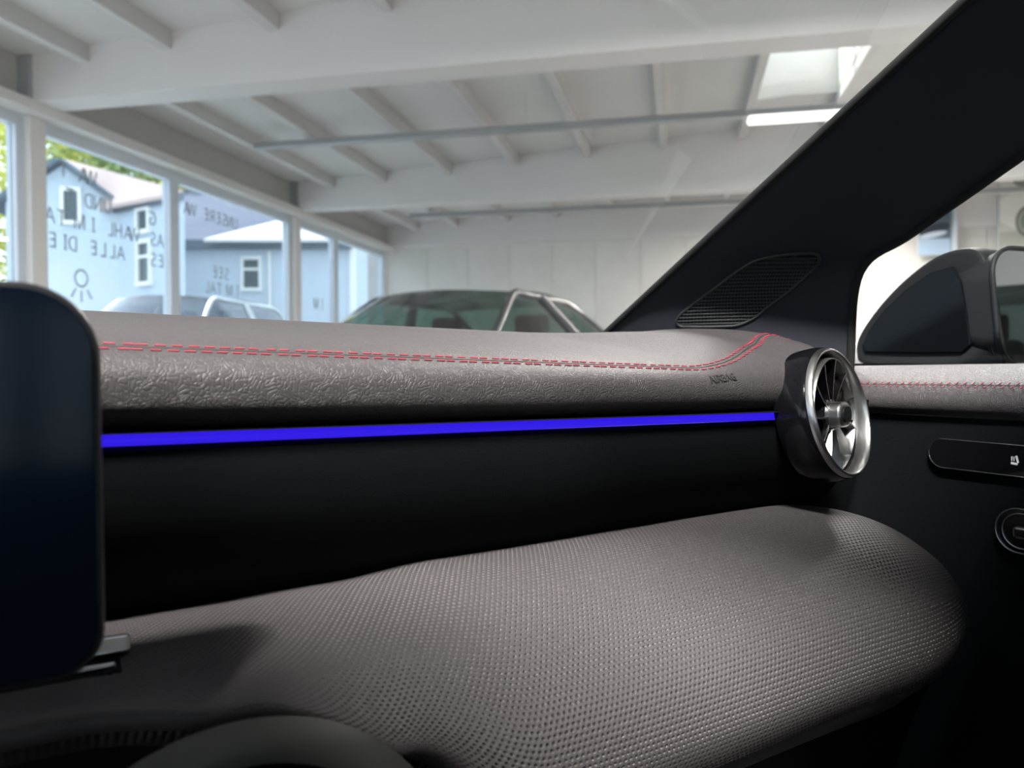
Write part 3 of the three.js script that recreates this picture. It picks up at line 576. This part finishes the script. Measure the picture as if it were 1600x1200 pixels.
// ---------------------------------------------------------------- round vents
function roundVent(name, label, [r, y, f], tiltUp, turnOut, R0, group, wide) {
  const [o, ] = carThing(name, label, 'air vent', [r, y, f], group);
  const head = new THREE.Group(); head.rotation.set(-tiltUp, turnOut, 0, 'YXZ');
  // axis +z of the vent points to the rear of the car; all parts are turned with it
  const turn = new THREE.Matrix4().makeRotationFromEuler(new THREE.Euler(-tiltUp, turnOut, 0, 'YXZ'));
  const put = (n, g, m, parent = o) => { g.applyMatrix4(turn); return mesh(n, g, m, parent); };
  const lathe = (pts, seg = 72) => { const g = new THREE.LatheGeometry(pts.map(([a, b]) => new THREE.Vector2(a, b)), seg); g.rotateX(Math.PI / 2); return g; };
  put('housing', lathe([[R0 * 1.0, -0.024], [R0 * 1.05, -0.018], [R0 * 1.045, -0.006], [R0 * 1.02, -0.001], [R0 * 0.99, 0], [R0 * 0.97, -0.002]]), M.housing);
  put('outer_ring', lathe([[R0 * 1.0, -0.003], [R0 * 1.005, 0.001], [R0 * 0.985, 0.0036], [R0 * 0.96, 0.0042], [R0 * 0.94, 0.0034], [R0 * 0.925, 0.0006], [R0 * 0.915, -0.003], [R0 * 0.91, -0.006]]), M.satin);
  put('bowl', lathe([[R0 * 0.91, -0.006], [R0 * 0.88, -0.018], [R0 * 0.74, -0.034], [R0 * 0.4, -0.042], [0.0001, -0.043]]), M.piano);
  // inner turbine, swivelled downwards
  const swivel = new THREE.Matrix4().makeTranslation(R0 * 0.01, -R0 * 0.025, -0.0032).multiply(new THREE.Matrix4().makeRotationX(0.14)).multiply(new THREE.Matrix4().makeRotationY(0.06));
  const inner = (n, g, m, parent = o) => { g.applyMatrix4(swivel); return put(n, g, m, parent); };
  inner('inner_ring', lathe([[R0 * 0.88, -0.012], [R0 * 0.88, -0.002], [R0 * 0.87, 0.0014], [R0 * 0.855, 0.0016], [R0 * 0.84, -0.001], [R0 * 0.83, -0.005]]), M.satin);
  const blades = 11;
  for (let i = 0; i < blades; i++) {
    const a = (i + 0.25) / blades * Math.PI * 2, rad = [0.24, 0.4, 0.6, 0.78];
    const g = sheetBlade(R0, rad); g.rotateZ(a); inner('blade', g, M.darkChrome);
  }
  inner('hub', (() => { const g = extrude(roundRect(R0 * 0.56, R0 * 0.44, R0 * 0.2), 0.012, 0.0015); g.translate(-R0 * 0.06, 0, -0.014); return g; })(), M.piano);
  const knob = inner('knob', (() => { const g = extrude(roundRect(R0 * 0.40, R0 * 0.30, R0 * 0.13), 0.009, 0.002, 4); g.translate(R0 * 0.02, 0, -0.003); return g; })(), M.satin);
  inner('knob_face', (() => { const g = extrude(roundRect(R0 * 0.32, R0 * 0.22, R0 * 0.1), 0.001, 0.0006, 2); g.translate(R0 * 0.02, 0, 0.0078); return g; })(), M.plastic, knob);
  return o;
}
function sheetBlade(R0, rad) {                       // a thin radial vane: twisted plate with a rounded front edge
  const g = new THREE.BoxGeometry(1, 0.0011, 0.013, 8, 1, 3), p = g.attributes.position;
  for (let i = 0; i < p.count; i++) {
    const k = p.getX(i) + 0.5, x = R0 * (0.16 + 0.69 * k), z = p.getZ(i), tw = 0.35 + 0.25 * k, front = (z + 0.0065) / 0.013;
    const zz = -0.012 + 0.0115 * front + 0.0022 * k, yy = p.getY(i) + (zz + 0.006) * Math.sin(tw) * 0.8 + R0 * 0.06 * Math.sin(k * 2.4);
    p.setXYZ(i, x, yy, zz);
  }
  g.computeVertexNormals(); return g;
}
roundVent('air_vent', 'round silver-ringed turbine air vent at the dashboard end beside the door', [0.4725, -0.0345, 0.352], R(12), R(14), 0.0462);
roundVent('air_vent', 'large round air vent in gloss black surround, cut off at bottom left', [0.052, -0.204, 0.262], R(14), R(-3), 0.057);
{ // gloss black surround of the middle vents
  const [o, put] = carThing('vent_panel', 'gloss black panel around the middle vent below the perforated roll', 'trim panel', [0.0, -0.2, 0.29]);
  const g = sheet((u, v) => { const a = Math.PI * (1.05 - 1.1 * u), x = Math.cos(a) * (0.063 + 0.018 * v), y = Math.sin(a) * (0.0605 + 0.0115 * v);
    return V3(0.052 + x, -0.2025 + y, 0.262 + y * 0.22 + 0.010 * v * v + 0.002); }, 80, 8);
  put('surround', g, M.graphite);
  put('backing', sheet((u, v) => V3(-0.35 + 0.45 * u, -0.15 - 0.2 * v, 0.312), 4, 4), M.plastic);
}
// ---------------------------------------------------------------- centre display
function displayShape(w, h, d) {                     // larger curves at the top than at the bottom
  const s = new THREE.Shape(), a = 0.021 - d, b = 0.0125 - d, x = -w / 2, y = -h / 2;
  s.moveTo(x + b, y); s.lineTo(-x - b, y); s.absarc(-x - b, y + b, b, -Math.PI / 2, 0); s.lineTo(-x, -y - a); s.absarc(-x - a, -y - a, a, 0, Math.PI / 2);
  s.lineTo(x + a, -y); s.absarc(x + a, -y - a, a, Math.PI / 2, Math.PI); s.lineTo(x, y + b); s.absarc(x + b, y + b, b, Math.PI, Math.PI * 1.5); return s;
}
{
  const [o, put] = carThing('centre_display', 'dark glossy centre touch screen with rounded corner at the left edge', 'screen', [-0.12, -0.036, 0.272]);
  const W = 0.262, H = 0.1185, cx = 0.0085 - W / 2, cy = -0.036, tilt = -0.05;
  const lay = (g, f) => { g.rotateX(tilt); g.translate(cx, cy, -f); return g; };
  put('case', lay(extrude(displayShape(W, H, 0), 0.008, 0.0018, 4).translate(0, 0, -0.010), 0.272), std({ color: col(0.03, 0.027, 0.03), roughness: 0.35 }));
  put('display_glass', lay(extrude(displayShape(W - 0.0016, H - 0.0016, 0.0008), 0.0006, 0.0006, 3).translate(0, 0, -0.0003), 0.272), M.screen);
  put('stand', new RoundedBoxGeometry(0.09, 0.02, 0.06, 3, 0.006).translate(cx, -0.098, -0.315), M.plastic);
}
{ // silver end of the trim below the display
  const [o, put] = carThing('trim_clip', 'small brushed silver trim end at the lower corner of the display', 'trim', [0.017, -0.112, 0.34]);
  put('silver_cap', new RoundedBoxGeometry(0.05, 0.0075, 0.014, 3, 0.0015).rotateX(-0.5).translate(-0.003, -0.1155, -0.349), M.satin);
  put('lower_lip', new RoundedBoxGeometry(0.05, 0.002, 0.006, 2, 0.0008).rotateX(-0.5).translate(-0.009, -0.1170, -0.3325), M.satin);
  put('socket', new RoundedBoxGeometry(0.052, 0.006, 0.02, 2, 0.001).translate(-0.008, -0.1205, -0.339), M.plastic);
}
// ---------------------------------------------------------------- windscreen pillar with its loudspeaker
const PA = V3(0.512, 0.030, 0.68), PB = V3(0.50, 0.23, 0.286);
const W = (k) => PA.clone().lerp(PB, k);
const pillarW = [W(-0.25), W(0.0), W(0.2), W(0.42), W(0.7), W(1.0), W(1.6)];
const pillarD = [V3(0.648, -0.10, 0.478), V3(0.645, -0.01, 0.468), V3(0.6405, 0.083, 0.456), V3(0.64, 0.112, 0.407), V3(0.64, 0.14, 0.354), V3(0.64, 0.175, 0.287), V3(0.64, 0.285, 0.07)];
function pillarAt(s, t) {
  const a = V3(spline(pillarW.map((p) => p.x), s), spline(pillarW.map((p) => p.y), s), -spline(pillarW.map((p) => p.z), s)), b = V3(spline(pillarD.map((p) => p.x), s), spline(pillarD.map((p) => p.y), s), -spline(pillarD.map((p) => p.z), s));
  const p = a.lerp(b, t), swell = Math.sin(Math.PI * Math.pow(t, 0.7));
  return p.add(new THREE.Vector3(-0.55, 0.12, 0.7).normalize().multiplyScalar(0.012 * swell));
}
{
  const [o, put] = carThing('windscreen_pillar', 'black fabric windscreen pillar rising to the upper right corner', 'car pillar', [0.58, 0, 0.5]);
  put('pillar_trim', sheet((u, v) => pillarAt(u, v), 120, 30, (u, v) => [u * 0.8, v * 0.25]), M.pillar);
  put('pillar_back', sheet((u, v) => pillarAt(u, v).add(new THREE.Vector3(0.012 + 0.03 * Math.sin(v * Math.PI), 0.004, -0.008)), 60, 12), M.black);
  const edge = []; for (let i = 0; i <= 24; i++) edge.push(pillarAt(i / 24, 0)); put('windscreen_seal', tube(edge, 0.0035, 80, 8), M.black);
  const edge2 = []; for (let i = 0; i <= 24; i++) edge2.push(pillarAt(i / 24, 1)); put('door_seal', tube(edge2, 0.004, 80, 8), M.black);
  // loudspeaker cover: a leaf-shaped frame with rows of slots
  const leaf = GRILLE;
  const onP = (s, t, lift) => { const e = 1e-3, n = pillarAt(s + e, t).sub(pillarAt(s - e, t)).cross(pillarAt(s, t + e).sub(pillarAt(s, t - e))).normalize(); if (n.z < 0) n.negate(); return pillarAt(s, t).addScaledVector(n, lift); };
  const rim = leaf.map(([s, t]) => onP(s, t, 0.0006)); const sp = put('speaker_frame', tube(rim, 0.0013, 160, 8, true), M.grille);
  const c = leaf.reduce((a, q) => [a[0] + q[0] / leaf.length, a[1] + q[1] / leaf.length], [0, 0]);
  const N = leaf.length;
  put('speaker_backing', sheet((u, v) => { const x = u * N, i = Math.floor(x) % N, k = x - Math.floor(x), A = leaf[i], B = leaf[(i + 1) % N]; return onP(c[0] + (A[0] + (B[0] - A[0]) * k - c[0]) * v, c[1] + (A[1] + (B[1] - A[1]) * k - c[1]) * v, 0.0004); }, N * 2, 8), M.black);
  // louvres across the leaf plus short webs: one net
  const inside = (s, t) => { let w = false; for (let i = 0, j = N - 1; i < N; j = i++) { const [a, b] = leaf[i], [d, e] = leaf[j]; if ((b > t) !== (e > t) && s < (d - a) * (t - b) / (e - b) + a) w = !w; } return w; };
  const bars = []; const s0 = Math.min(...leaf.map((q) => q[0])), s1 = Math.max(...leaf.map((q) => q[0])), t0 = Math.min(...leaf.map((q) => q[1])), t1 = Math.max(...leaf.map((q) => q[1]));
  const rows = 20;
  for (let j = 1; j < rows; j++) {
    // rows run level across the leaf
    const row = []; for (let i = 0; i <= 120; i++) { const t = t0 + (t1 - t0) * i / 120, s = levelS(t, j / rows); if (inside(s, t)) row.push(onP(s, t, 0.0010)); }
    if (row.length > 6) bars.push(tube(row, 0.00062, row.length, 5));
    const nx = 34; for (let i = 0; i < nx; i++) { const t = t0 + (t1 - t0) * (i + (j % 2 ? 0.5 : 0)) / nx, a = levelS(t, j / rows), b = levelS(t, (j + 1) / rows); if (inside(a, t) && inside(b, t)) bars.push(tube([onP(a, t, 0.0008), onP((a + b) / 2, t, 0.0008), onP(b, t, 0.0008)], 0.0004, 2, 4)); }
  }
  function levelS(t, k) { // find s whose height is that of row k
    const want = LEAFY[0] + (LEAFY[1] - LEAFY[0]) * k; let lo = 0, hi = 0.8; for (let q = 0; q < 22; q++) { const m = (lo + hi) / 2; if (pillarAt(m, t).y < want) lo = m; else hi = m; } return lo;
  }
  const net = put('speaker_mesh', merge(bars), M.grille); net.userData.kind = 'stuff';
}
// ---------------------------------------------------------------- glass of the car
{
  const [o, put] = carThing('windscreen', 'clear raked car windscreen in front of the showroom view', 'windscreen', [-0.1, 0, 0.7]);
  put('pane', sheet((u, v) => { const a = W(-0.45 + 2.0 * v), bow = Math.sin(u * Math.PI) * 0.045; return new THREE.Vector3(a.x - 1.2 * (1 - u), a.y, a.z).add(new THREE.Vector3(0, 0.02, -0.10).multiplyScalar(bow * 8 * 0.25)); }, 24, 12), M.screenPane);
}
{
  const [o, put] = carThing('door_trim_panel', 'passenger door with leather ledge, red stitching and black lower trim', 'car door', [0.64, -0.3, 0.1]);
  // cross-section of the upper door, swept along the car
  const doorP = [[0.668, -0.030], [0.672, -0.012], [0.668, -0.003], [0.655, -0.0045], [0.636, -0.012], [0.622, -0.0195], [0.613, -0.030], [0.615, -0.040], [0.626, -0.046]];
  const doorF = (u) => 0.50 - 1.1 * u;
  const doorAt = (u, v) => V3(spline(doorP.map((p) => p[0]), v), spline(doorP.map((p) => p[1]), v) + 0.004 * Math.min(1, u * 4), doorF(u));
  const dm = put('upper_trim', sheet((u, v) => doorAt(u, v), 60, 40, (u, v) => [1.1 * u, 0.09 * v]), M.leather);
  const nrm = (u, v) => { const e = 1e-3, n = doorAt(u + e, v).sub(doorAt(u - e, v)).cross(doorAt(u, v + e).sub(doorAt(u, v - e))).normalize(); if (n.y < 0) n.negate(); return n; };
  stitchRows(dm, new THREE.Vector3(0.64, -0.3, -0.1), (s) => { const u = 0.02 + 0.3 * s; return { p: doorAt(u, 0.625), n: nrm(u, 0.625) }; }, 0.0021, 0.0066);
  put('door_card', sheet((u, v) => V3(0.624 + 0.02 * Math.sin(v * 2.2) - 0.01 * v * v, -0.044 - 0.5 * v, 0.50 - 1.1 * u), 16, 20, (u, v) => [1.1 * u, 0.5 * v]), M.suede);
  put('outer_skin', sheet((u, v) => V3(0.70 + 0.07 * Math.sin(Math.min(1, v * 2.2) * Math.PI / 2), 0.0 - 0.6 * v, 0.55 - 1.2 * u), 16, 16), phy({ color: col(0.02, 0.02, 0.022), roughness: 0.3, clearcoat: 1 }));
  put('sill_seal', box(0.672, 0.70, -0.02, -0.002, -0.5, 0.6), M.black);
  // seat-adjustment panel: pill-shaped, silver line round it
  const onCard = (g, f, y) => { g.rotateY(-Math.PI / 2); g.translate(0.6255, y, -f); return g; };   // shape x runs rearwards
  const pill = put('seat_switch_panel', onCard(extrude(roundRect(0.17, 0.0235, 0.0117), 0.004, 0.001, 3), 0.29, -0.0735), M.piano);
  pill.rotation.set(0, 0, 0);
  const path = loop(roundRect(0.17, 0.0235, 0.0117), 24).map((q) => new THREE.Vector3(0.621, -0.0735 + q.y, -0.29 + q.x));
  put('silver_outline', tube(path, 0.0007, 240, 6, true), M.chrome, pill);
  const seat = merge([
    new RoundedBoxGeometry(0.0011, 0.0055, 0.0014, 1, 0.0003).rotateX(-0.25).translate(0, 0.0012, 0.0026),
    new RoundedBoxGeometry(0.0011, 0.0018, 0.0048, 1, 0.0003).rotateX(0.1).translate(0, -0.0022, 0.0006),
    new RoundedBoxGeometry(0.0011, 0.0034, 0.0007, 1, 0.0002).translate(0, 0.0014, 0.0004),
    new RoundedBoxGeometry(0.0011, 0.0034, 0.0007, 1, 0.0002).translate(0, 0.0014, -0.0012),
  ]); seat.translate(0.6205, -0.0735, -0.309);
  const si = put('seat_symbol', seat, M.print, pill); si.userData.label = 'small white seat symbol';
  // door lever in a round dish
  const ring = (a, b, rr) => put('silver_ring', tube(loop(roundRect(a, b, Math.min(a, b) / 2 - 1e-5), 20).map((q) => new THREE.Vector3(0.622, -0.1265 + q.y, -0.295 + q.x)), rr, 160, 6, true), M.satin);
  ring(0.054, 0.0335, 0.0006); ring(0.044, 0.0265, 0.0005);
  put('lever_dish', onCard(extrude(roundRect(0.054, 0.0335, 0.0167), 0.002, 0.0006, 2), 0.295, -0.1265), M.piano);
  const lever = put('lever', new RoundedBoxGeometry(0.008, 0.010, 0.03, 4, 0.0038).translate(0.618, -0.1265, -0.292), M.satin);
  put('lever_inset', new RoundedBoxGeometry(0.001, 0.0055, 0.024, 2, 0.0004).translate(0.6138, -0.1265, -0.292), M.piano, lever);
}
{
  const [o, put] = carThing('door_window', 'clear side window of the passenger door beside the mirror', 'car window', [0.67, 0, 0.2]);
  put('pane', sheet((u, v) => V3(0.684 - 0.06 * v, -0.012 + 0.32 * v, 0.50 - 1.0 * u - (0.5) * v * (1 - u) * 0.9), 12, 8), M.pane);
}
// ---------------------------------------------------------------- outside mirror
{
  const [o, put] = carThing('door_mirror', 'gloss black door mirror outside the passenger window', 'car mirror', [0.79, 0.0, 0.46]);
  // shell: ring of outline points in (f, y), lofted outwards along r; the inner end faces us
  const out = [[0.405, 0.000], [0.408, 0.030], [0.414, 0.065], [0.422, 0.098], [0.432, 0.1135], [0.450, 0.1175], [0.475, 0.112], [0.505, 0.094], [0.532, 0.071], [0.554, 0.046], [0.566, 0.026], [0.567, 0.010], [0.560, 0.0], [0.52, -0.006], [0.47, -0.007], [0.43, -0.005]];
  const cx = 0.478, cy = 0.052, n = out.length;
  const ringAt = (u) => { const i = ((u * n) % n + n) % n, k = Math.floor(i), g = (j, c) => out[(j + n) % n][c], t = i - k; return [cat(g(k - 1, 0), g(k, 0), g(k + 1, 0), g(k + 2, 0), t), cat(g(k - 1, 1), g(k, 1), g(k + 1, 1), g(k + 2, 1), t)]; };
  const lv = [[0.800, 0.0], [0.797, 0.45], [0.793, 0.85], [0.7925, 0.96], [0.796, 1.0], [0.82, 1.03], [0.90, 1.02], [0.97, 0.95], [1.01, 0.8], [1.02, 0.5]];
  const shellAt = (u, v) => { const [f, y] = ringAt(u), r = spline(lv.map((q) => q[0]), v), s = spline(lv.map((q) => q[1]), v); return V3(r, cy + (y - cy) * s, Math.max(r > 0.7968 ? 0.425 : 0.405, cx + (f - cx) * s)); };
  put('shell', sheet(shellAt, 96, 40), M.shell);
  const gl = new THREE.Shape(); [[0.437, 0.020], [0.441, 0.052], [0.447, 0.083], [0.456, 0.0985], [0.478, 0.0945], [0.505, 0.079], [0.53, 0.058], [0.549, 0.036], [0.556, 0.022], [0.553, 0.014], [0.50, 0.0125], [0.445, 0.0125]].forEach(([f, y], i) => (i ? gl.lineTo(-f, y) : gl.moveTo(-f, y)));
  const gp = extrude(gl, 0.002, 0.0012, 2); gp.rotateY(-Math.PI / 2); gp.translate(0.7925, 0, 0); 
  { const p = gp.attributes.position; for (let i = 0; i < p.count; i++) { const z = p.getZ(i); p.setZ(i, z); } }
  put('gloss_panel', gp, M.mirrorPanel);
  // rim and glass face the rear
  const rimPts = loop(roundRect(0.202, 0.117, 0.028), 10).map((q) => V3(0.886 + q.x, 0.056 + q.y, 0.391 - q.x * 0.19 + q.y * 0.1));
  put('rim', tube(rimPts, 0.0026, 120, 10, true), M.shell);
  put('hood', sheet((u, v) => { const i = u * (rimPts.length - 1), k = Math.min(rimPts.length - 2, Math.floor(i)), p = rimPts[k].clone().lerp(rimPts[k + 1], i - k); p.z -= 0.05 * v; p.x += (0.9 - p.x) * 0.08 * v; p.y += (0.056 - p.y) * 0.25 * v; return p; }, 90, 4), M.shell);
  const mg = extrude(roundRect(0.199, 0.114, 0.027), 0.002, 0.0005, 2); mg.rotateX(0.0); mg.rotateY(R(-11)); mg.translate(0.886, 0.056, -0.399);
  const glassM = put('mirror_glass', mg, M.mirrorGlass); glassM.userData.label = 'mirror glass reflecting the showroom behind';
  put('foot', new RoundedBoxGeometry(0.1, 0.03, 0.07, 4, 0.012).translate(0.745, -0.02, -0.49), M.plastic);
}
// ---------------------------------------------------------------- the rest of the car's cabin, which shades the dashboard
{
  const [o, put] = carThing('car_cabin', 'dark roof lining and cabin walls of the car around the camera', 'car body', [-0.05, -0.8, -0.6]);
  const roofAt = (r, f) => V3(r, 0.31 + 0.085 * Math.sin((r + 0.72) / 1.36 * Math.PI) + 0.02 * Math.sin((0.06 - f) / 2 * Math.PI), f);
  const patch = (r0, r1, f0, f1) => sheet((u, v) => roofAt(r0 + (r1 - r0) * u, f0 + (f1 - f0) * v), 10, 10);
  put('roof_lining', merge([patch(-0.72, 0.64, 0.07, 0.05), patch(-0.72, -0.08, 0.05, -0.62), patch(0.07, 0.64, 0.05, -0.62), patch(-0.72, 0.64, -0.62, -1.94)]), M.pillar);
  put('glass_roof', patch(-0.08, 0.07, 0.05, -0.62), M.pane);
  put('far_door', sheet((u, v) => V3(-0.80 + 0.0 * v, -0.02 - 0.7 * v, 0.5 - 2.2 * u), 6, 6), M.suede);
  put('floor_pan', box(-0.8, 0.75, -0.8, -0.76, -1.0, 2.3), M.plastic);
  put('middle_pillar', box(0.60, 0.66, -0.4, 0.33, 0.56, 0.68), M.pillar);
  put('far_pillar', box(-0.80, -0.70, -0.4, 0.33, 0.56, 0.68), M.pillar);
  put('rear_bench', new RoundedBoxGeometry(1.3, 0.7, 0.25, 4, 0.08).translate(-0.08, -0.4, 1.6), M.suede);
  for (const r of [0.29, -0.49]) {
    put('seat_back', new RoundedBoxGeometry(0.52, 0.74, 0.17, 5, 0.07).rotateX(-0.3).translate(r, -0.25, 0.5), M.suede);
    put('head_restraint', new RoundedBoxGeometry(0.27, 0.2, 0.12, 5, 0.05).rotateX(-0.25).translate(r, 0.2, 0.6), M.suede);
    put('seat_cushion', new RoundedBoxGeometry(0.52, 0.18, 0.52, 5, 0.07).rotateX(0.12).translate(r, -0.56, 0.2), M.suede);
  }
  put('rear_quarter', box(0.60, 0.64, -0.8, 0.0, 0.62, 2.2), M.pillar);
}
renderer.render(scene, camera);
